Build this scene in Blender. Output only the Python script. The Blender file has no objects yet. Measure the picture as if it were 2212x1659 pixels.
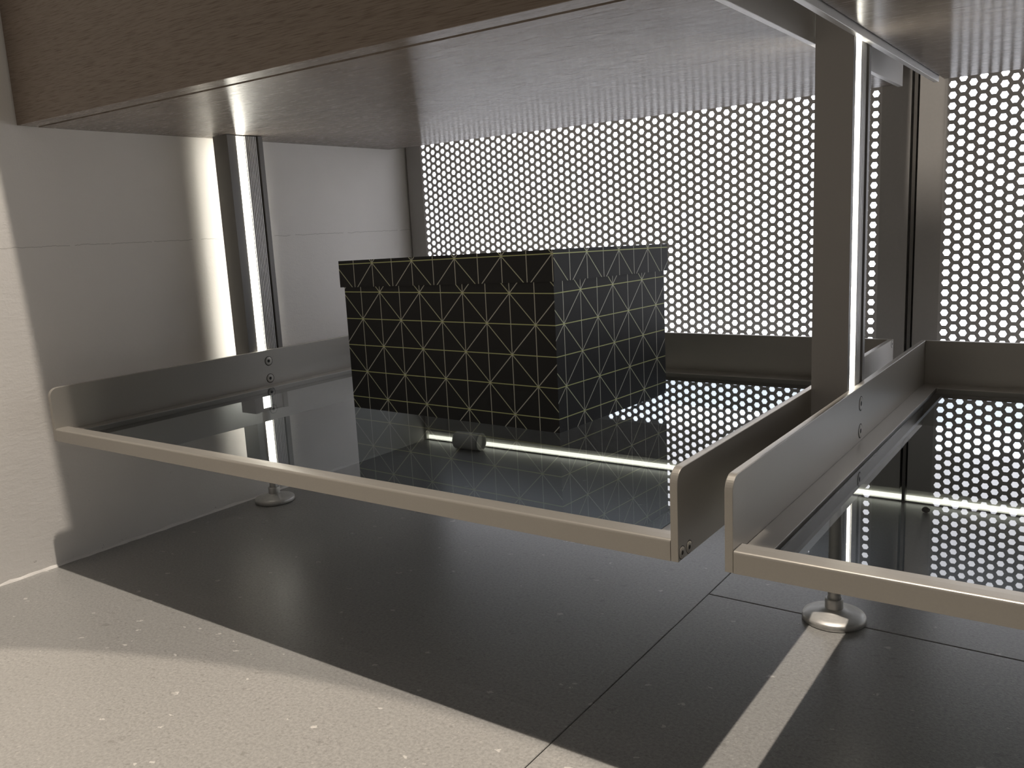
import bpy, bmesh, math, random
from mathutils import Matrix, Vector

random.seed(7)
S = bpy.context.scene
COL = S.collection

# ------------------------------------------------------------------ camera
FPX = 1856.27
cd = bpy.data.cameras.new('camera')
cd.sensor_fit = 'HORIZONTAL'; cd.sensor_width = 36.0
cd.lens = FPX / 2212.0 * 36.0
cd.clip_start = 0.01; cd.clip_end = 50
cam = bpy.data.objects.new('camera', cd); COL.objects.link(cam)
cam.matrix_world = Matrix(((0.817173, -0.062424, 0.573003, 0.89002),
                           (0.574212, 0.174554, -0.799882, -0.99606),
                           (-0.050088, 0.982667, 0.178485, 0.32340),
                           (0, 0, 0, 1)))
S.camera = cam

# ------------------------------------------------------------------ light
W = bpy.data.worlds.new('room_ambience'); S.world = W; W.use_nodes = True
bg = W.node_tree.nodes['Background']
bg.inputs[0].default_value = (1.0, 0.92, 0.84, 1); bg.inputs[1].default_value = 0.13

def spot_lamp(name, loc, target, power, col, radius, angle, blend):
    d = bpy.data.lights.new(name, 'SPOT'); d.energy = power; d.color = col; d.shadow_soft_size = radius
    d.spot_size = angle; d.spot_blend = blend
    o = bpy.data.objects.new(name, d); COL.objects.link(o); o.location = loc
    o.rotation_euler = (Vector(target) - Vector(loc)).to_track_quat('-Z', 'Y').to_euler()
    return o
# warm ceiling downlight straight in front of the wardrobe, and a narrower one behind it
spot_lamp('ceiling_downlight', (0.717, -0.675, 2.5), (0.717, -0.675, 0.0), 225.0, (1.0, 0.895, 0.775), 0.016, math.radians(52), 0.35)
spot_lamp('ceiling_spotlight', (0.614, -1.583, 2.5), (0.614, -1.583, 0.0), 178.0, (1.0, 0.86, 0.70), 0.006, 2 * math.atan(0.997 / 2.5), 0.008)

S.view_settings.view_transform = 'Standard'
S.view_settings.look = 'None'
S.view_settings.exposure = 0.0
S.view_settings.gamma = 1.0
S.view_settings.use_curve_mapping = False
S.cycles.use_denoising = True
S.cycles.use_light_tree = False
S.cycles.max_bounces = 7
S.cycles.diffuse_bounces = 4
S.cycles.glossy_bounces = 4
S.cycles.use_adaptive_sampling = True
S.cycles.adaptive_threshold = 0.045
S.cycles.transparent_max_bounces = 12
S.cycles.sample_clamp_indirect = 6.0

# ------------------------------------------------------------------ dimensions (metres)
YF, YB = -0.5903, -0.0674          # tray front / back
ZB, ZT = 0.1413, 0.1931            # tray bottom / side panel top
TH = 0.0045                        # side panel thickness
PW, PD, YP = 0.0260, 0.0500, -0.3502   # post width, depth, front
TRAY_W = 0.6579
XL = 0.0458                        # left tray, outer left
XR = XL + TRAY_W                   # 0.7037
X2 = XR + PW                       # 0.7297 right tray, outer left
X3 = X2 + TRAY_W                   # its right end
ZD, YDF, YDB = 0.4450, -0.5614, -0.0330  # drawer underside, front, back

# ------------------------------------------------------------------ node helpers
def new_mat(name):
    m = bpy.data.materials.new(name); m.use_nodes = True
    nt = m.node_tree; b = nt.nodes['Principled BSDF']
    return m, nt, b
def N(nt, t, **kw):
    n = nt.nodes.new(t)
    for k, v in kw.items(): setattr(n, k, v)
    return n
def math_n(nt, op, a, b=None, c=None):
    n = N(nt, 'ShaderNodeMath', operation=op)
    for i, v in enumerate((a, b, c)):
        if v is None: continue
        if isinstance(v, (int, float)): n.inputs[i].default_value = v
        else: nt.links.new(v, n.inputs[i])
    return n.outputs[0]
def ramp(nt, fac, stops):
    r = N(nt, 'ShaderNodeValToRGB')
    while len(r.color_ramp.elements) < len(stops): r.color_ramp.elements.new(0.5)
    for e, (p, c) in zip(r.color_ramp.elements, stops):
        e.position = p; e.color = (c[0], c[1], c[2], 1)
    nt.links.new(fac, r.inputs[0])
    return r.outputs[0]
def mixc(nt, fac, a, b, mode='MIX'):
    n = N(nt, 'ShaderNodeMix', data_type='RGBA', blend_type=mode)
    if isinstance(fac, (int, float)): n.inputs[0].default_value = fac
    else: nt.links.new(fac, n.inputs[0])
    for i, v in ((6, a), (7, b)):
        if isinstance(v, tuple): n.inputs[i].default_value = (v[0], v[1], v[2], 1)
        else: nt.links.new(v, n.inputs[i])
    return n.outputs[2]
def position(nt, scale=(1, 1, 1), loc=(0, 0, 0)):
    g = N(nt, 'ShaderNodeNewGeometry'); mp = N(nt, 'ShaderNodeMapping')
    mp.inputs['Scale'].default_value = scale; mp.inputs['Location'].default_value = loc
    nt.links.new(g.outputs['Position'], mp.inputs['Vector'])
    return mp.outputs[0]
def noise(nt, vec, scale, detail=2.0, rough=0.5):
    n = N(nt, 'ShaderNodeTexNoise'); n.inputs['Scale'].default_value = scale
    n.inputs['Detail'].default_value = detail; n.inputs['Roughness'].default_value = rough
    nt.links.new(vec, n.inputs['Vector']); return n.outputs['Fac']
def bump(nt, b, h, strength, dist):
    n = N(nt, 'ShaderNodeBump'); n.inputs['Strength'].default_value = strength; n.inputs['Distance'].default_value = dist
    nt.links.new(h, n.inputs['Height']); nt.links.new(n.outputs[0], b.inputs['Normal'])

def flat(name, col, rough=0.5, metal=0.0, spec=0.5, grain=0.06, gscale=300):
    m, nt, b = new_mat(name)
    v = position(nt); f = noise(nt, v, gscale, 3)
    c = mixc(nt, f, tuple(x * (1 - grain) for x in col), tuple(min(1, x * (1 + grain)) for x in col))
    nt.links.new(c, b.inputs['Base Color'])
    b.inputs['Roughness'].default_value = rough; b.inputs['Metallic'].default_value = metal
    b.inputs['Specular IOR Level'].default_value = spec
    return m
def emit(name, col, strength):
    m, nt, b = new_mat(name)
    b.inputs['Base Color'].default_value = (0.8, 0.8, 0.8, 1)
    b.inputs['Emission Color'].default_value = (*col, 1); b.inputs['Emission Strength'].default_value = strength
    return m

M = {}
M['alu'] = flat('champagne_anodised_aluminium', (0.385, 0.364, 0.330), 0.37, 0.5, grain=0.04, gscale=900)
M['alu_post'] = flat('shade_darkened_aluminium', (0.175, 0.168, 0.160), 0.45, 0.3, grain=0.04, gscale=900)  # same metal as the trays, base darkened to carry the deeper shade
M['alu_light'] = flat('bright_aluminium_profile', (0.60, 0.59, 0.58), 0.40, 0.35, grain=0.03)
M['steel'] = flat('foot_cast_metal', (0.60, 0.59, 0.57), 0.45, 0.6, grain=0.15, gscale=260)
M['dark'] = flat('gap_shade_black', (0.012, 0.011, 0.010), 0.7)  # near-black that paints the shade inside grooves and screw recesses
M['gasket'] = flat('black_gasket', (0.015, 0.015, 0.015), 0.5)
M['sheet'] = flat('glare_lightened_perforated_steel', (0.60, 0.59, 0.58), 0.5, 0.0, grain=0.05)  # lighter than the margins: camera glare painted into the webs
M['panel'] = flat('grey_painted_margin', (0.43, 0.42, 0.41), 0.5, 0.0, grain=0.05)
M['white_plastic'] = flat('white_plastic', (0.72, 0.71, 0.66), 0.5)
M['tube'] = flat('white_pvc_tube', (0.80, 0.78, 0.73), 0.5, grain=0.1)
M['crumb'] = flat('dark_crumb', (0.03, 0.025, 0.02), 0.8)
M['light_panel'] = emit('cool_white_light_panel', (0.92, 0.935, 1.0), 2.4)
M['led'] = emit('warm_white_led', (1.0, 0.96, 0.84), 12.0)
M['led_base'] = emit('warm_white_skirting_led', (1.0, 0.95, 0.76), 3.0)

# plaster wall
def plaster(name, base):
    m, nt, b = new_mat(name)
    v = position(nt)
    f1 = noise(nt, v, 9, 4); f2 = noise(nt, v, 420, 3)
    c = mixc(nt, f1, tuple(x * 0.93 for x in base), tuple(x * 1.05 for x in base))
    # hairline crack running level along the wall
    g = N(nt, 'ShaderNodeNewGeometry'); sp = N(nt, 'ShaderNodeSeparateXYZ'); nt.links.new(g.outputs['Position'], sp.inputs[0])
    wob = math_n(nt, 'MULTIPLY', math_n(nt, 'SUBTRACT', noise(nt, position(nt, (1, 1, 0)), 60, 6, 0.65), 0.5), 0.006)
    d = math_n(nt, 'ABSOLUTE', math_n(nt, 'SUBTRACT', math_n(nt, 'SUBTRACT', sp.outputs['Z'], 0.3285), wob))
    gate = math_n(nt, 'GREATER_THAN', noise(nt, position(nt, (1, 1, 0)), 55, 3), 0.43)
    crack = math_n(nt, 'MULTIPLY', math_n(nt, 'LESS_THAN', d, 0.00038), gate)
    # a few dents and stains, denser near the floor
    low = math_n(nt, 'SUBTRACT', 1.0, math_n(nt, 'MULTIPLY', sp.outputs['Z'], 12.0)); 
    lowc = N(nt, 'ShaderNodeClamp'); nt.links.new(low, lowc.inputs[0])
    sp2 = noise(nt, v, 130, 5, 0.7)
    st = math_n(nt, 'MULTIPLY', math_n(nt, 'GREATER_THAN', sp2, 0.67), lowc.outputs[0])
    c = mixc(nt, math_n(nt, 'MULTIPLY', crack, 0.32), c, (0.10, 0.085, 0.07))
    c = mixc(nt, math_n(nt, 'MULTIPLY', st, 0.5), c, (0.16, 0.14, 0.12))
    nt.links.new(c, b.inputs['Base Color']); b.inputs['Roughness'].default_value = 0.8
    b.inputs['Specular IOR Level'].default_value = 0.25
    f3 = noise(nt, position(nt, (1, 0.35, 1)), 220, 4, 0.65)
    bump(nt, b, math_n(nt, 'ADD', math_n(nt, 'MULTIPLY', f2, 0.4), f3), 0.25, 0.0012)
    return m
M['plaster'] = plaster('white_plaster', (0.80, 0.775, 0.745))

# speckled stone floor
def stone():
    m, nt, b = new_mat('speckled_grey_stone')
    v = position(nt)
    base = mixc(nt, noise(nt, v, 6, 5, 0.6), (0.295, 0.291, 0.281), (0.350, 0.345, 0.333))
    fine = ramp(nt, noise(nt, v, 420, 5, 0.75), [(0.36, (1, 1, 1)), (0.60, (0, 0, 0))])
    base = mixc(nt, math_n(nt, 'MULTIPLY', fine, 0.75), base, (0.20, 0.197, 0.189))
    def chips(scale, thr, seedloc, stretch):
        vv = position(nt, stretch, seedloc)
        vo = N(nt, 'ShaderNodeTexVoronoi'); vo.inputs['Scale'].default_value = scale; vo.inputs['Randomness'].default_value = 1.0
        wn = noise(nt, vv, scale * 1.7, 3)
        add = N(nt, 'ShaderNodeVectorMath', operation='ADD'); nt.links.new(vv, add.inputs[0])
        sc = N(nt, 'ShaderNodeVectorMath', operation='SCALE'); sc.inputs['Scale'].default_value = 1.3 / scale
        cmb = N(nt, 'ShaderNodeCombineXYZ'); nt.links.new(wn, cmb.inputs[0]); nt.links.new(wn, cmb.inputs[1])
        nt.links.new(cmb.outputs[0], sc.inputs[0]); nt.links.new(sc.outputs[0], add.inputs[1])
        nt.links.new(add.outputs[0], vo.inputs['Vector'])
        sep = N(nt, 'ShaderNodeSeparateColor'); nt.links.new(vo.outputs['Color'], sep.inputs[0])
        pick = math_n(nt, 'GREATER_THAN', sep.outputs[0], thr)
        size = math_n(nt, 'MULTIPLY_ADD', sep.outputs[1], 0.26, 0.06)
        near = math_n(nt, 'LESS_THAN', vo.outputs['Distance'], size)
        return math_n(nt, 'MULTIPLY', pick, near)
    c = base
    c = mixc(nt, math_n(nt, 'MULTIPLY', chips(230, 0.62, (3, 1, 0), (1, 1.6, 1)), 0.5), c, (0.17, 0.165, 0.155))
    c = mixc(nt, math_n(nt, 'MULTIPLY', chips(330, 0.78, (0, 5, 0), (1.4, 1, 1)), 0.45), c, (0.45, 0.435, 0.41))
    c = mixc(nt, math_n(nt, 'MULTIPLY', chips(130, 0.945, (9, 2, 0), (1, 1.3, 1)), 0.75), c, (0.56, 0.545, 0.52))
    c = mixc(nt, math_n(nt, 'MULTIPLY', chips(90, 0.93, (4, 7, 0), (1, 1.5, 1)), 0.4), c, (0.16, 0.155, 0.145))
    nt.links.new(c, b.inputs['Base Color'])
    b.inputs['Roughness'].default_value = 0.31
    b.inputs['Specular IOR Level'].default_value = 0.6
    bump(nt, b, noise(nt, v, 700, 3), 0.18, 0.0006)
    return m
M['stone'] = stone()
M['grout'] = flat('dark_grout', (0.07, 0.068, 0.062), 0.9)

# fine-grained wood laminate, grain along X
def wood(name, c1, c2, rough, aniso, pore):
    m, nt, b = new_mat(name)
    v = position(nt, (45, 1500, 1500)); f = noise(nt, v, 1.0, 4, 0.6)
    v2 = position(nt, (5, 60, 60)); f2 = noise(nt, v2, 1.2, 4, 0.6)
    v3 = position(nt, (60, 900, 900)); f3 = noise(nt, v3, 1.0, 2, 0.5)
    c = mixc(nt, f2, c1, c2)
    pores = ramp(nt, f, [(0.36, (pore, pore * 0.98, pore * 0.96)), (0.52, (1.04, 1.04, 1.04))])
    c = mixc(nt, 1.0, c, pores, 'MULTIPLY')
    nt.links.new(c, b.inputs['Base Color'])
    rr = math_n(nt, 'MULTIPLY_ADD', f3, 0.16, rough - 0.08)
    nt.links.new(rr, b.inputs['Roughness'])
    pit = ramp(nt, f, [(0.36, (0.22, 0.22, 0.22)), (0.52, (0.62, 0.62, 0.62))])     # open pores do not shine
    nt.links.new(pit, b.inputs['Specular IOR Level'])
    if aniso:
        b.inputs['Anisotropic'].default_value = aniso
        t = N(nt, 'ShaderNodeTangent', direction_type='UV_MAP'); t.uv_map = 'grain'
        nt.links.new(t.outputs[0], b.inputs['Tangent'])
    bump(nt, b, math_n(nt, 'ADD', f, math_n(nt, 'MULTIPLY', f3, 0.6)), 0.06, 0.0004)
    return m
M['wood_front'] = wood('brown_oak_veneer', (0.118, 0.090, 0.068), (0.160, 0.125, 0.096), 0.5, 0, 0.80)
M['wood_under'] = wood('grey_brown_oak_laminate', (0.240, 0.205, 0.178), (0.300, 0.260, 0.228), 0.25, 1.0, 0.62)

# tinted glass: upper face mirrors by Fresnel, the body lets tinted light through
def glass():
    tint = (0.665, 0.695, 0.715, 1)
    m = bpy.data.materials.new('grey_tinted_glass_face'); m.use_nodes = True; nt = m.node_tree
    nt.nodes.clear()
    o = N(nt, 'ShaderNodeOutputMaterial'); mx = N(nt, 'ShaderNodeMixShader'); fr = N(nt, 'ShaderNodeFresnel'); fr.inputs[0].default_value = 1.5
    t = N(nt, 'ShaderNodeBsdfTransparent'); t.inputs[0].default_value = tint
    g = N(nt, 'ShaderNodeBsdfAnisotropic') if hasattr(bpy.types, 'ShaderNodeBsdfAnisotropic') else N(nt, 'ShaderNodeBsdfGlossy')
    g.inputs['Roughness'].default_value = 0.0; g.inputs['Color'].default_value = (1, 1, 1, 1)
    # a little more than one surface's worth: the lower face mirrors through the tint as well
    r2 = math_n(nt, 'MULTIPLY', fr.outputs[0], 1.04)
    nt.links.new(r2, mx.inputs[0]); nt.links.new(t.outputs[0], mx.inputs[1]); nt.links.new(g.outputs[0], mx.inputs[2])
    nt.links.new(mx.outputs[0], o.inputs[0])
    m2 = bpy.data.materials.new('grey_tinted_glass_body'); m2.use_nodes = True; nt = m2.node_tree; nt.nodes.clear()
    o = N(nt, 'ShaderNodeOutputMaterial'); t = N(nt, 'ShaderNodeBsdfTransparent'); t.inputs[0].default_value = tint
    nt.links.new(t.outputs[0], o.inputs[0])
    return m, m2
M['glass_face'], M['glass_body'] = glass()

# black card with a printed grid of gold-green lines; UVs are metres on each face
def box_print():
    m, nt, b = new_mat('black_card_with_gold_line_print')
    uv = N(nt, 'ShaderNodeUVMap'); uv.uv_map = 'print'
    sp = N(nt, 'ShaderNodeSeparateXYZ'); nt.links.new(uv.outputs[0], sp.inputs[0])
    G = 0.02665; HW = 0.00041
    u = math_n(nt, 'DIVIDE', sp.outputs[0], G); w = math_n(nt, 'DIVIDE', sp.outputs[1], G)
    def line(x, period, half):
        d = math_n(nt, 'PINGPONG', x, period / 2)          # distance to nearest multiple of the period
        return math_n(nt, 'LESS_THAN', d, half)
    l1 = line(u, 1.0, HW / G); l2 = line(w, 1.0, HW / G)
    l3 = line(math_n(nt, 'ADD', u, w), 2.0, HW / G * 1.414)
    l4 = line(math_n(nt, 'SUBTRACT', u, w), 2.0, HW / G * 1.414)
    mx = math_n(nt, 'MAXIMUM', math_n(nt, 'MAXIMUM', l1, l2), math_n(nt, 'MAXIMUM', l3, l4))
    c = mixc(nt, mx, (0.009, 0.0095, 0.0105), mixc(nt, math_n(nt, 'MAXIMUM', l2, math_n(nt, 'MULTIPLY', l3, 0.4)), (0.44, 0.44, 0.38), (0.44, 0.46, 0.22)))
    nt.links.new(c, b.inputs['Base Color'])
    nt.links.new(math_n(nt, 'MULTIPLY', mx, 0.3), b.inputs['Metallic'])
    b.inputs['Roughness'].default_value = 0.45
    b.inputs['Specular IOR Level'].default_value = 0.22
    return m
M['print'] = box_print()

# ------------------------------------------------------------------ object helpers
def link(name, me, mats, parent=None):
    o = bpy.data.objects.new(name, me); COL.objects.link(o)
    for m in (mats if isinstance(mats, (list, tuple)) else [mats]):
        me.materials.append(M[m])
    if parent is not None: o.parent = parent
    return o
def from_bm(name, bm, mats, parent=None, smooth=False):
    bmesh.ops.recalc_face_normals(bm, faces=bm.faces[:])
    me = bpy.data.meshes.new(name); bm.to_mesh(me); bm.free()
    if smooth:
        for f in me.polygons: f.use_smooth = True
    return link(name, me, mats, parent)
def add_box(bm, x0, x1, y0, y1, z0, z1, mi=0):
    vs = [bm.verts.new((x, y, z)) for x in (x0, x1) for y in (y0, y1) for z in (z0, z1)]
    out = []
    for q in ((0, 1, 3, 2), (4, 6, 7, 5), (0, 4, 5, 1), (2, 3, 7, 6), (0, 2, 6, 4), (1, 5, 7, 3)):
        f = bm.faces.new([vs[i] for i in q]); f.material_index = mi; out.append(f)
    return out
def box(name, x0, x1, y0, y1, z0, z1, mat, parent=None, bevel=0.0, seg=2):
    bm = bmesh.new(); add_box(bm, x0, x1, y0, y1, z0, z1)
    if bevel:
        bmesh.ops.recalc_face_normals(bm, faces=bm.faces[:])
        bmesh.ops.bevel(bm, geom=bm.edges[:], offset=bevel, segments=seg, profile=0.5, affect='EDGES', clamp_overlap=True)
    return from_bm(name, bm, mat, parent)
def prism(bm, pts, axis, a0, a1, mi=0):
    """extrude a 2-D outline; axis 'x' takes (y,z), 'z' takes (x,y)"""
    def P(p, a): return (a, p[0], p[1]) if axis == 'x' else (p[0], p[1], a)
    A = [bm.verts.new(P(p, a0)) for p in pts]; Bv = [bm.verts.new(P(p, a1)) for p in pts]
    n = len(pts); out = []
    f = bm.faces.new(A); f.material_index = mi; out.append(f)
    f = bm.faces.new(Bv[::-1]); f.material_index = mi; out.append(f)
    for i in range(n):
        f = bm.faces.new((A[i], A[(i + 1) % n], Bv[(i + 1) % n], Bv[i])); f.material_index = mi; out.append(f)
    return out
def lathe(bm, prof, seg=40, mi=0, mat=Matrix.Identity(4), cap=True):
    """profile [(r, h)] turned about local Z"""
    rings = []
    for r, h in prof:
        rings.append([bm.verts.new(mat @ Vector((r * math.cos(2 * math.pi * k / seg), r * math.sin(2 * math.pi * k / seg), h))) for k in range(seg)])
    for a, b2 in zip(rings, rings[1:]):
        for k in range(seg):
            f = bm.faces.new((a[k], a[(k + 1) % seg], b2[(k + 1) % seg], b2[k])); f.material_index = mi; f.smooth = True
    if cap:
        f = bm.faces.new(rings[0][::-1]); f.material_index = mi
        f = bm.faces.new(rings[-1]); f.material_index = mi
def arc(cx, cy, r, a0, a1, n):
    return [(cx + r * math.cos(math.radians(a0 + (a1 - a0) * i / n)), cy + r * math.sin(math.radians(a0 + (a1 - a0) * i / n))) for i in range(n + 1)]
def empty(name, loc, label, cat, group=None):
    o = bpy.data.objects.new(name, None); COL.objects.link(o); o.location = loc; o.empty_display_size = 0.02
    o['label'] = label; o['category'] = cat
    if group: o['group'] = group
    return o
def tag(o, label, cat, group=None):
    o['label'] = label; o['category'] = cat
    if group: o['group'] = group
    return o
def copy_tree(o, parent=None):
    c = o.copy(); COL.objects.link(c); c.parent = parent
    for ch in list(o.children): copy_tree(ch, c)
    return c

# ------------------------------------------------------------------ the setting
RX, FY = 2.1, -2.4
floor = box('floor', -0.0, RX, FY, 0.06, -0.03, -0.0025, 'grout'); floor['kind'] = 'structure'
J = 0.0006
def tile(x0, x1, y0, y1):
    o = box('floor_tile', x0, x1, y0, y1, -0.0025, 0.0, 'stone', floor, bevel=0.0004, seg=1); return o
JX = [0.0, 0.611, 1.211, 1.811, RX]
for i in range(4):
    ys = [0.06, -0.3277, -0.9277, -1.5277, -2.1277, FY] if i else [0.06, -0.9277, -1.5277, -2.1277, FY]
    g = J if i else 0.0003
    for k in range(len(ys) - 1):
        tile(JX[i] + (J * 0.6 if i else 0), JX[i + 1] - J * 0.6, ys[k + 1] + g, ys[k] - g)

wl = box('wall_left', -0.12, 0.0, FY, 0.20, -0.03, 2.7, 'plaster'); wl['kind'] = 'structure'
wb = box('wall_back', 0.0, RX, 0.06, 0.20, -0.03, 2.7, 'plaster'); wb['kind'] = 'structure'

bm = bmesh.new(); rings = []
for k in range(161):
    y = -1.6 + 1.598 * k / 160; w_ = 0.0012 + 0.0014 * random.random() ** 2; h_ = 0.0014 + 0.0022 * random.random() ** 2
    rings.append([bm.verts.new(p) for p in ((0.0, y, 0.0), (w_, y, 0.0), (w_ * 0.55, y, h_ * 0.5), (0.0, y, h_))])
for a, b2 in zip(rings, rings[1:]):
    for i in range(4): bm.faces.new((a[i], a[(i + 1) % 4], b2[(i + 1) % 4], b2[i]))
bm.faces.new(rings[0]); bm.faces.new(rings[-1][::-1])
tr = from_bm('trim_1', bm, 'plaster'); tr['kind'] = 'structure'

# ------------------------------------------------------------------ perforated, backlit back panels
CS, RS = 0.009117, 0.01044           # column step, row step
HX0, HZ0 = 0.429 - 43 * 0.009117, 0.1974   # a column in even phase sits at x = 0.429
def hex_panel(x_min, x_max, c0, c1, label):
    """columns c0..c1 (counted from x = 0.429) of hexagonal holes in a thin sheet"""
    root = empty('perforated_panel', ((x_min + x_max) / 2, 0, 0.0155), label, 'back panel', 'backlit perforated back panels')
    R = CS / 1.5; K = 0.63; DY = 0.0016
    sz = RS / (math.sqrt(3) * R)
    bm = bmesh.new()
    X0 = root.location.x; Z0 = root.location.z
    def V(x, y, z): return bm.verts.new((x - X0, y, z - Z0))
    z_lo = HZ0 - 13 * RS; rows = 41
    ang = [math.radians(60 * k) for k in range(6)]
    hexv = [(math.cos(a) * R, math.sin(a) * R * sz) for a in ang]
    xs = []
    for c in range(c0, c1 + 1):
        xc = 0.429 + c * CS; odd = c % 2; xs.append(xc)
        for r in range(rows):
            zc = z_lo + (r + 0.5) * RS + (RS / 2 if odd else 0)
            o = [V(xc + a, 0, zc + b) for a, b in hexv]
            i = [V(xc + a * K, 0, zc + b * K) for a, b in hexv]
            j = [V(xc + a * K, DY, zc + b * K) for a, b in hexv]
            for k in range(6):
                n = (k + 1) % 6
                bm.faces.new((o[k], o[n], i[n], i[k])); bm.faces.new((i[k], i[n], j[n], j[k]))
        if odd:   # trapezoid below the raised column, and above the lower one
            zb = z_lo + RS / 2
            bm.faces.new((V(xc - R / 2, 0, zb), V(xc - R, 0, z_lo), V(xc + R, 0, z_lo), V(xc + R / 2, 0, zb)))
        else:
            zt = z_lo + rows * RS
            bm.faces.new((V(xc - R / 2, 0, zt), V(xc + R / 2, 0, zt), V(xc + R, 0, zt + RS / 2), V(xc - R, 0, zt + RS / 2)))
    zt = z_lo + rows * RS + RS / 2
    for c, s in ((c0, -1), (c1, 1)):      # triangles that straighten the left and right edge
        xc = 0.429 + c * CS; off = RS / 2 if c % 2 else 0
        for r in range(-1, rows + 1):
            za = z_lo + (r + 0.5) * RS + off; zb2 = za + RS
            za2, zb3 = max(za, z_lo), min(zb2, zt)
            if zb3 <= za2: continue
            bm.faces.new((V(xc + s * R, 0, za2), V(xc + s * R / 2, 0, min(max((za + zb2) / 2, z_lo), zt)), V(xc + s * R, 0, zb3)))
    bmesh.ops.remove_doubles(bm, verts=bm.verts[:], dist=1e-6)
    me = bpy.data.meshes.new('perforated_sheet'); bm.to_mesh(me); bm.free()
    link('perforated_sheet', me, 'sheet', root)
    xl, xr = xs[0] - R, xs[-1] + R
    ox, oz = X0, Z0
    def mb(name, a, b, c, d, e, f, mat): return box(name, a - ox, b - ox, c, d, e - oz, f - oz, mat, root)
    mb('side_margin', x_min, xl, 0.0, 0.0016, z_lo, zt, 'panel')
    mb('side_margin', xr, x_max, 0.0, 0.0016, z_lo, zt, 'panel')
    mb('bottom_margin', x_min, x_max, 0.0, 0.0016, 0.0155, z_lo, 'panel')
    mb('top_margin', x_min, x_max, 0.0, 0.0016, zt, 0.62, 'panel')
    mb('side_light_stop', x_min, x_min + 0.0015, 0.0016, 0.0595, 0.0155, 0.62, 'panel')  # unseen returns, added to stop light leaking round the sheet
    mb('side_light_stop', x_max - 0.0015, x_max, 0.0016, 0.0595, 0.0155, 0.62, 'panel')
    mb('bottom_light_stop', x_min + 0.0015, x_max - 0.0015, 0.0016, 0.0595, 0.0155, 0.0170, 'panel')
    mb('top_light_stop', x_min + 0.0015, x_max - 0.0015, 0.0016, 0.0595, 0.6185, 0.62, 'panel')
    mb('light_panel', x_min + 0.022, x_max - 0.022, 0.012, 0.016, 0.05, 0.50, 'light_panel')
    return root
hex_panel(0.0035, 0.7008, -43, 26, 'wide grey sheet of glowing hexagon holes behind the patterned box')
hex_panel(0.7085, X3 + 0.012, 34, 34 + 69, 'grey sheet of glowing hexagon holes behind the tray at the right edge')
sp_ = box('seam_profile', 0.7036, 0.7068, -0.0012, 0.02, 0.0, 0.62, 'alu_post'); tag(sp_, 'thin upright metal seam strip between the two glowing perforated sheets', 'seam strip')

# skirting light under the back panels
sk = empty('skirting_light', (0.7, 0.005, 0.0), 'low warm strip of light along the foot of the back panels', 'strip light')
def rel(o, name, x0, x1, y0, y1, z0, z1, mat, bevel=0.0):
    l = o.location; return box(name, x0 - l.x, x1 - l.x, y0 - l.y, y1 - l.y, z0 - l.z, z1 - l.z, mat, o, bevel)
rel(sk, 'profile', 0.004, X3 + 0.012, 0.008, 0.016, 0.0004, 0.0155, 'white_plastic')
rel(sk, 'led_strip', 0.005, X3 + 0.010, 0.0060, 0.008, 0.0022, 0.0068, 'led_base')
rel(sk, 'lower_lip', 0.004, X3 + 0.012, 0.0030, 0.008, 0.0004, 0.0016, 'alu_light')
rel(sk, 'end_cap', 0.0005, 0.004, 0.001, 0.016, 0.0004, 0.0150, 'white_plastic', 0.0004)

# ------------------------------------------------------------------ screws
def screw_mesh(r):
    bm = bmesh.new()
    lathe(bm, [(r * 1.14, -0.0004), (r * 1.14, 0.0001)], 28, 1)
    lathe(bm, [(r, -0.0003), (r, 0.0002), (r * 0.93, 0.00035), (r * 0.38, 0.00035)], 28, 0, cap=False)
    lathe(bm, [(r * 0.38, 0.0001), (r * 0.38, 0.00042)], 6, 1)  # dark ring and raised socket disc paint the shade of recesses
    bmesh.ops.recalc_face_normals(bm, faces=bm.faces[:])
    me = bpy.data.meshes.new('screw'); bm.to_mesh(me); bm.free()
    me.materials.append(M['alu']); me.materials.append(M['dark'])
    return me
SC_BIG, SC_SMALL = screw_mesh(0.0050), screw_mesh(0.0034)
def screw(me, parent, x, y, z, sx):
    o = bpy.data.objects.new('screw', me); COL.objects.link(o); o.parent = parent
    o.location = (x, y, z); o.rotation_euler = (0, sx * math.pi / 2, 0)
    return o

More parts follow.
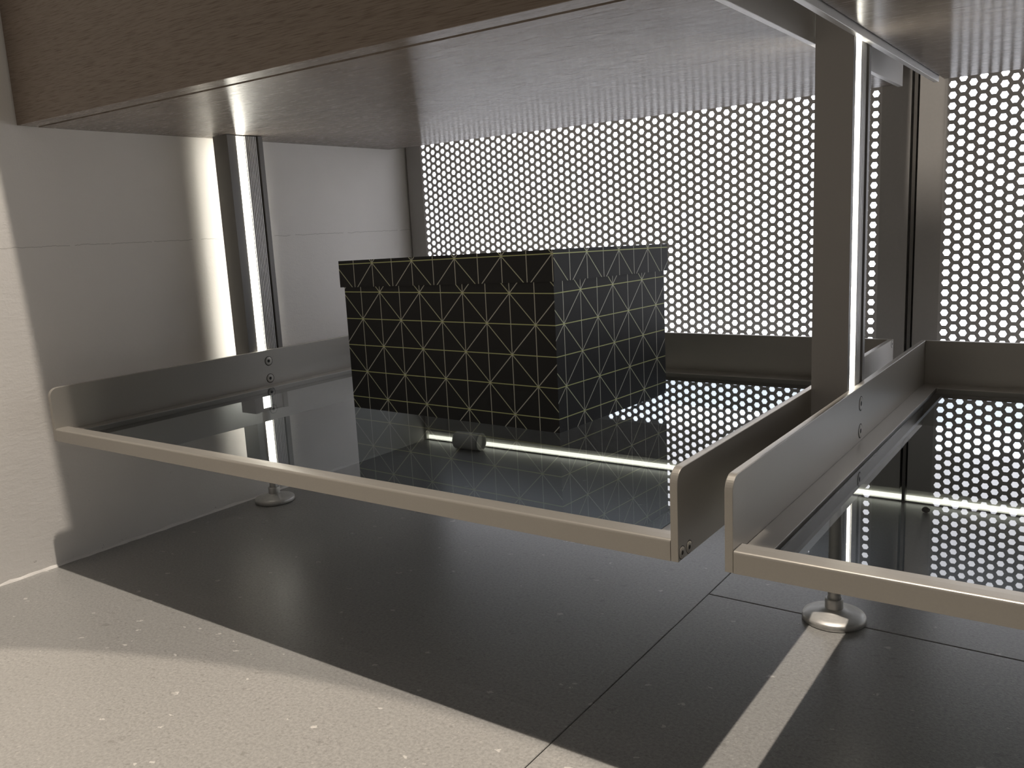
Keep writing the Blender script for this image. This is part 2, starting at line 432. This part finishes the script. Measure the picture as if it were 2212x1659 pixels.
# ------------------------------------------------------------------ shelf trays (local origin: front-left-bottom outer corner)
def shelf_tray(x0, label):
    root = empty('shelf_tray', (x0, YF, ZB), label, 'shelf', 'glass shelf trays low in the wardrobe')
    D = YB - YF; Hh = ZT - ZB; w = TRAY_W
    rail_top = 0.0122; rail_d = 0.0138; led_w = 0.0150; led_z = 0.0092
    # side panels with a rounded front upper corner
    rr = 0.0085
    prof = [(0, 0), (D, 0), (D, Hh)] + [(p[0], p[1]) for p in arc(rr, Hh - rr, rr, 90, 180, 10)]
    for x, inner in ((0.0, 1), (w - TH, -1)):
        bm = bmesh.new(); prism(bm, prof, 'x', 0, TH)
        bmesh.ops.recalc_face_normals(bm, faces=bm.faces[:])
        bmesh.ops.bevel(bm, geom=[e for e in bm.edges if e.is_manifold and e.calc_face_angle() > 1.0], offset=0.0004, segments=2, profile=0.5, affect='EDGES')
        p = from_bm('side_panel', bm, 'alu', root); p.location.x = x
        xin = TH if inner == 1 else 0.0; xout = TH - xin
        for zz in (0.1797, 0.1585): screw(SC_BIG, p, xin, -0.3275 - YF, zz - ZB, inner)
        for yy in (0.0047, 0.0141): screw(SC_SMALL, p, xout, yy, 0.0042, -inner)
        for zz in (0.0100, 0.0478): screw(SC_SMALL, p, xout, D - 0.0070, zz, -inner)
    # front rail: rounded front edge, slightly dished top
    pr = [(0, 0), (rail_d, 0), (rail_d, rail_top - 0.0012), (rail_d - 0.0010, rail_top - 0.0001)] + [(rail_d * 0.55, rail_top + 0.0001)] + \
         [q for q in arc(0.0018, rail_top - 0.0018, 0.0018, 90, 180, 6)]
    bm = bmesh.new(); fs = prism(bm, pr, 'x', TH + 0.0002, w - TH - 0.0002)
    r_ = from_bm('front_rail', bm, 'alu', root)
    # back panel
    box('back_panel', TH, w - TH, D - TH, D, 0, Hh, 'alu', root, bevel=0.0004)
    # ledges that frame the glass, each with a thin bright lip
    for a, b in ((TH, TH + led_w), (w - TH - led_w, w - TH)):
        e = box('ledge', a, b, rail_d, D - TH, 0.001, led_z, 'alu', root, bevel=0.0003)
    box('ledge', TH + led_w, w - TH - led_w, D - TH - 0.0235, D - TH, 0.001, led_z, 'alu', root, bevel=0.0003)
    gx0, gx1, gy1 = TH + led_w + 0.0024, w - TH - led_w - 0.0024, D - TH - 0.0235 - 0.0024
    for a, b in ((gx0 - 0.0024, gx0 + 0.004), (gx1 - 0.004, gx1 + 0.0024)):
        box('gasket', a, b, rail_d, gy1, 0.0010, 0.0040, 'gasket', root)
    box('gasket', gx0, gx1, gy1 - 0.004, gy1 + 0.0024, 0.0010, 0.0040, 'gasket', root)
    box('gasket', gx0, gx1, rail_d, rail_d + 0.0090, 0.0010, 0.0040, 'gasket', root)  # added strip under the glass, keeps the downlight off the floor
    # tinted pane
    bm = bmesh.new(); fs = add_box(bm, gx0, gx1, rail_d - 0.004, gy1, 0.0042, 0.0087, 1)
    fs[5].material_index = 0
    from_bm('glass_pane', bm, ['glass_face', 'glass_body'], root)
    return root
shelf_tray(XL, 'metal framed dark glass shelf tray that carries the patterned box')
shelf_tray(X2, 'empty metal framed dark glass shelf tray running off the right edge')

# ------------------------------------------------------------------ posts with light strips and levelling feet
def support_post(x0, z_top, label):
    root = empty('support_post', (x0 + PW / 2, YP + PD / 2, 0.0), label, 'post', 'upright metal wardrobe posts with light strips')
    hx = PW / 2; y0 = -PD / 2; y1 = PD / 2
    lip, back = 0.0062, 0.0063
    dR, dL = 0.0024, 0.0100
    ca, cb = y0 + lip, y1 - back
    led_a, led_b = YP + 0.0142 - (YP + PD / 2), YP + 0.0247 - (YP + PD / 2)
    # outline counter-clockwise from front left, with channels cut in both flanks and ribs in the right one
    pts = [(-hx, y0), (hx, y0), (hx, ca), (hx - dR, ca), (hx - dR, led_b + 0.0012)]
    n = 7; rs = (cb - 0.0012 - (led_b + 0.0012)) / n; yy = led_b + 0.0012
    rib = [(hx - dR - 0.0006, yy)]
    for k in range(n):
        rib += [(hx - 0.0012, yy), (hx - 0.0012, yy + rs * 0.5), (hx - dR + 0.0001, yy + rs * 0.5), (hx - dR + 0.0001, yy + rs)]; yy += rs
    rib.append((hx - dR - 0.0006, yy))
    pts += [(hx - dR, cb), (hx, cb), (hx, y1), (-hx, y1), (-hx, cb), (-hx + dL, cb), (-hx + dL, ca), (-hx, ca)]
    zb = 0.118
    bm = bmesh.new(); prism(bm, pts, 'z', zb, z_top)
    from_bm('post_profile', bm, 'alu_post', root)
    bm = bmesh.new(); prism(bm, rib, 'z', zb + 0.002, z_top - 0.0005)
    from_bm('brightened_ribs', bm, 'alu_light', root)  # lighter metal than the post, paints LED light onto the ribs
    box('led_strip', hx - dR - 0.0002, hx - dR + 0.0004, led_a, led_b, zb + 0.004, z_top - 0.001, 'led', root)
    box('led_strip', -hx + dL - 0.0004, -hx + dL + 0.0002, led_a, led_b, zb + 0.004, z_top - 0.001, 'led', root)
    # levelling foot
    bm = bmesh.new()
    lathe(bm, [(0.0232, 0.0), (0.0245, 0.0006), (0.0245, 0.0040), (0.0238, 0.0052), (0.0195, 0.0066), (0.0125, 0.0085), (0.0075, 0.0102), (0.0070, 0.0106)], 56)
    ft = from_bm('levelling_foot', bm, 'steel', root)
    bm = bmesh.new()
    lathe(bm, [(0.0069, 0.0100), (0.0071, 0.0108), (0.0071, 0.0178), (0.0066, 0.0185), (0.0056, 0.0185), (0.0056, 0.0170)], 36)
    from_bm('collar', bm, 'steel', ft)
    bm = bmesh.new()
    prof = [(0.0050, 0.0105)]; z = 0.0115
    while z < 0.116: prof += [(0.0051, z), (0.0047, z + 0.0009)]; z += 0.0018
    prof.append((0.0050, zb))
    lathe(bm, prof, 28)
    from_bm('threaded_stem', bm, 'steel', ft)
    return root
support_post(XL - PW, 0.4445, 'upright post with a light strip close to the white wall')
support_post(XR, 1.30, 'upright post with a light strip between the two shelf trays')
support_post(X3, 1.30, 'upright post with a light strip past the right end of the empty tray')

# ------------------------------------------------------------------ drawer units
def drawer_unit(x0, x1, pl, pr, label):
    """wooden drawer box hung between two metal side plates"""
    root = empty('drawer_unit', ((x0 + x1) / 2, (YDF + YDB) / 2, ZD), label, 'drawer', 'wooden drawer units above the trays')
    o = root.location
    def b(name, a0, a1, c0, c1, e0, e1, mat, bevel=0.0):
        return box(name, a0 - o.x, a1 - o.x, c0 - o.y, c1 - o.y, e0 - o.z, e1 - o.z, mat, root, bevel)
    xi0 = x0 + (TH + 0.0012 if pl else 0.0); xi1 = x1 - (TH + 0.0012 if pr else 0.0)
    zt = 0.78; FT = 0.0185
    fr = b('drawer_front', x0 + (0.0 if pl else 0.0035), x1, YDF, YDF + FT, ZD, zt, 'wood_front', 0.0006)
    fr.data.materials.append(M['wood_under']); lay = fr.data.uv_layers.new(name='grain')
    for p in fr.data.polygons:
        if p.normal.z < -0.9: p.material_index = 1
        for li in p.loop_indices:
            co = fr.data.vertices[fr.data.loops[li].vertex_index].co; lay.data[li].uv = (co.y, -co.x)
    # bottom panel, its UVs turn the sheen across the grain
    bm = bmesh.new()
    add_box(bm, xi0 - o.x, xi1 - o.x, YDF + FT + 0.0042 - o.y, YDB - o.y, 0.0, 0.016)
    lay = bm.loops.layers.uv.new('grain')
    for f in bm.faces:
        for l in f.loops: l[lay].uv = (l.vert.co.y, -l.vert.co.x)
    from_bm('bottom_panel', bm, 'wood_under', root)
    b('groove_shade', xi0, xi1, YDF + FT, YDF + FT + 0.0042, ZD + 0.006, ZD + 0.016, 'dark')  # dark filler bar, paints the shade inside the groove
    b('back_panel', xi0, xi1, YDB - 0.016, YDB, ZD + 0.016, zt, 'wood_front')
    if pl: b('side_plate', x0, x0 + TH, YDF + FT + 0.001, -0.0560, 0.4400, 0.4930, 'alu_light', 0.0003)
    if pr: b('side_plate', x1 - TH, x1, YDF + FT + 0.001, -0.0560, 0.4400, 0.4930, 'alu_light', 0.0003)
    b('side_board', xi0, xi0 + 0.014, YDF + FT, YDB - 0.016, ZD + 0.016, zt, 'wood_front')
    b('side_board', xi1 - 0.014, xi1, YDF + FT, YDB - 0.016, ZD + 0.016, zt, 'wood_front')
    b('shadow_top_board', x0, x1, -0.5992, YDB, zt, zt + 0.02, 'wood_front', 0.001)  # unseen; front overhang added to cast the shadow on the wall
    return root
drawer_unit(0.0006, XR - 0.0008, False, True, 'wooden drawer unit against the white wall above the patterned box')
drawer_unit(X2 + 0.0008, X3 - 0.0008, True, True, 'wooden drawer unit above the empty tray at the right edge')

# ------------------------------------------------------------------ patterned storage box
BX, BY, BZ = 0.2506, -0.3841, 0.1500
BL, BW_ = 0.2573, 0.1904
bxr = empty('storage_box', (BX, BY, BZ), 'black lidded cardboard box printed with gold line triangles', 'box')
bxr.rotation_euler.z = math.radians(-2.72)
def printed_shell(name, x0, x1, y0, y1, z0, z1, uoff_f, uoff_r, voff, t, open_top, parent):
    """hollow five-sided card shell; uv of the front starts at uoff_f, of the right side at uoff_r"""
    bm = bmesh.new(); lay = bm.loops.layers.uv.new('print')
    def q(pts, uvs):
        f = bm.faces.new([bm.verts.new(p) for p in pts])
        for l, c in zip(f.loops, uvs): l[lay].uv = c
    for (a0, a1, b0, b1, inner) in ((x0, x1, y0, y1, 0), (x0 + t, x1 - t, y0 + t, y1 - t, 1)):
        L_, Wd = a1 - a0, b1 - b0
        zz0, zz1 = z0, z1
        if inner:
            if open_top: zz0 = z0 + t
            else: zz1 = z1 - t
        h0, h1 = zz0 - z0 + voff, zz1 - z0 + voff
        q([(a0, b0, zz0), (a1, b0, zz0), (a1, b0, zz1), (a0, b0, zz1)], [(uoff_f, h0), (uoff_f + L_, h0), (uoff_f + L_, h1), (uoff_f, h1)])
        q([(a1, b0, zz0), (a1, b1, zz0), (a1, b1, zz1), (a1, b0, zz1)], [(uoff_r, h0), (uoff_r + Wd, h0), (uoff_r + Wd, h1), (uoff_r, h1)])
        q([(a1, b1, zz0), (a0, b1, zz0), (a0, b1, zz1), (a1, b1, zz1)], [(uoff_f, h0), (uoff_f + L_, h0), (uoff_f + L_, h1), (uoff_f, h1)])
        q([(a0, b1, zz0), (a0, b0, zz0), (a0, b0, zz1), (a0, b1, zz1)], [(uoff_r, h0), (uoff_r + Wd, h0), (uoff_r + Wd, h1), (uoff_r, h1)])
        zc = zz0 if open_top else zz1
        q([(a0, b0, zc), (a1, b0, zc), (a1, b1, zc), (a0, b1, zc)], [(0, 0), (L_, 0), (L_, Wd), (0, Wd)])
    zr = z1 if open_top else z0      # rim
    for (p0, p1, p2, p3) in (((x0, y0), (x1, y0), (x1 - t, y0 + t), (x0 + t, y0 + t)), ((x1, y0), (x1, y1), (x1 - t, y1 - t), (x1 - t, y0 + t)),
                             ((x1, y1), (x0, y1), (x0 + t, y1 - t), (x1 - t, y1 - t)), ((x0, y1), (x0, y0), (x0 + t, y0 + t), (x0 + t, y1 - t))):
        q([(*p0, zr), (*p1, zr), (*p2, zr), (*p3, zr)], [(0.003, 0.003)] * 4)
    bmesh.ops.remove_doubles(bm, verts=bm.verts[:], dist=1e-6)
    return from_bm(name, bm, 'print', parent)
G = 0.02665
# body: a star stands 0.0504 in and 0.1185 up on the front; 0.0382 in and 0.1158 up on the side
printed_shell('box_body', 0, BL, 0, BW_, 0, 0.146, -0.0504, -0.0395, -0.1185 + 4 * G, 0.0018, True, bxr)
ov = 0.0028
lid = printed_shell('box_lid', -ov, BL + ov, -ov, BW_ + ov, -0.0262, 0.0, -0.0485, -0.0500, -0.0228, 0.0018, False, bxr)
lid.location = (0, 0, 0.1494)
lid.rotation_euler = (math.radians(-1.25), math.radians(-1.15), 0)

# ------------------------------------------------------------------ small things on the floor behind
tb = empty('plastic_tube', (0.083, -0.0190, 0.0), 'short white plastic tube lying in front of the skirting light', 'tube')
bm = bmesh.new()
rot = Matrix.Translation((0, 0, 0.0131)) @ Matrix.Rotation(math.radians(90), 4, 'Y')
lathe(bm, [(0.0130, 0.0), (0.0130, 0.0440), (0.0110, 0.0440), (0.0108, 0.0400)], 40, 0, rot)
from_bm('tube_body', bm, 'tube', tb)
bm = bmesh.new()
lathe(bm, [(0.0131, 0.0425), (0.0133, 0.0442), (0.0125, 0.0448), (0.0114, 0.0442)], 40, 0, rot, cap=False)
from_bm('rim', bm, 'white_plastic', tb)
tb.rotation_euler.z = math.radians(3)

bm = bmesh.new()
bmesh.ops.create_icosphere(bm, subdivisions=3, radius=0.0042)
for v in bm.verts:
    k = max(0.0, v.co.y) / 0.0042
    v.co.x *= 1.0 - 0.55 * k; v.co.y *= 1.0 + 1.0 * k; v.co.z = v.co.z * 0.7 + 0.0029
    v.co += Vector((random.uniform(-1, 1), random.uniform(-1, 1), 0)) * 0.00025
cr = from_bm('crumb', bm, 'crumb', None, True); cr.location = (0.7325, -0.024, 0.0)
cr.rotation_euler.z = math.radians(12)
tag(cr, 'tiny dark drop shaped crumb on the floor under the empty tray', 'crumb')
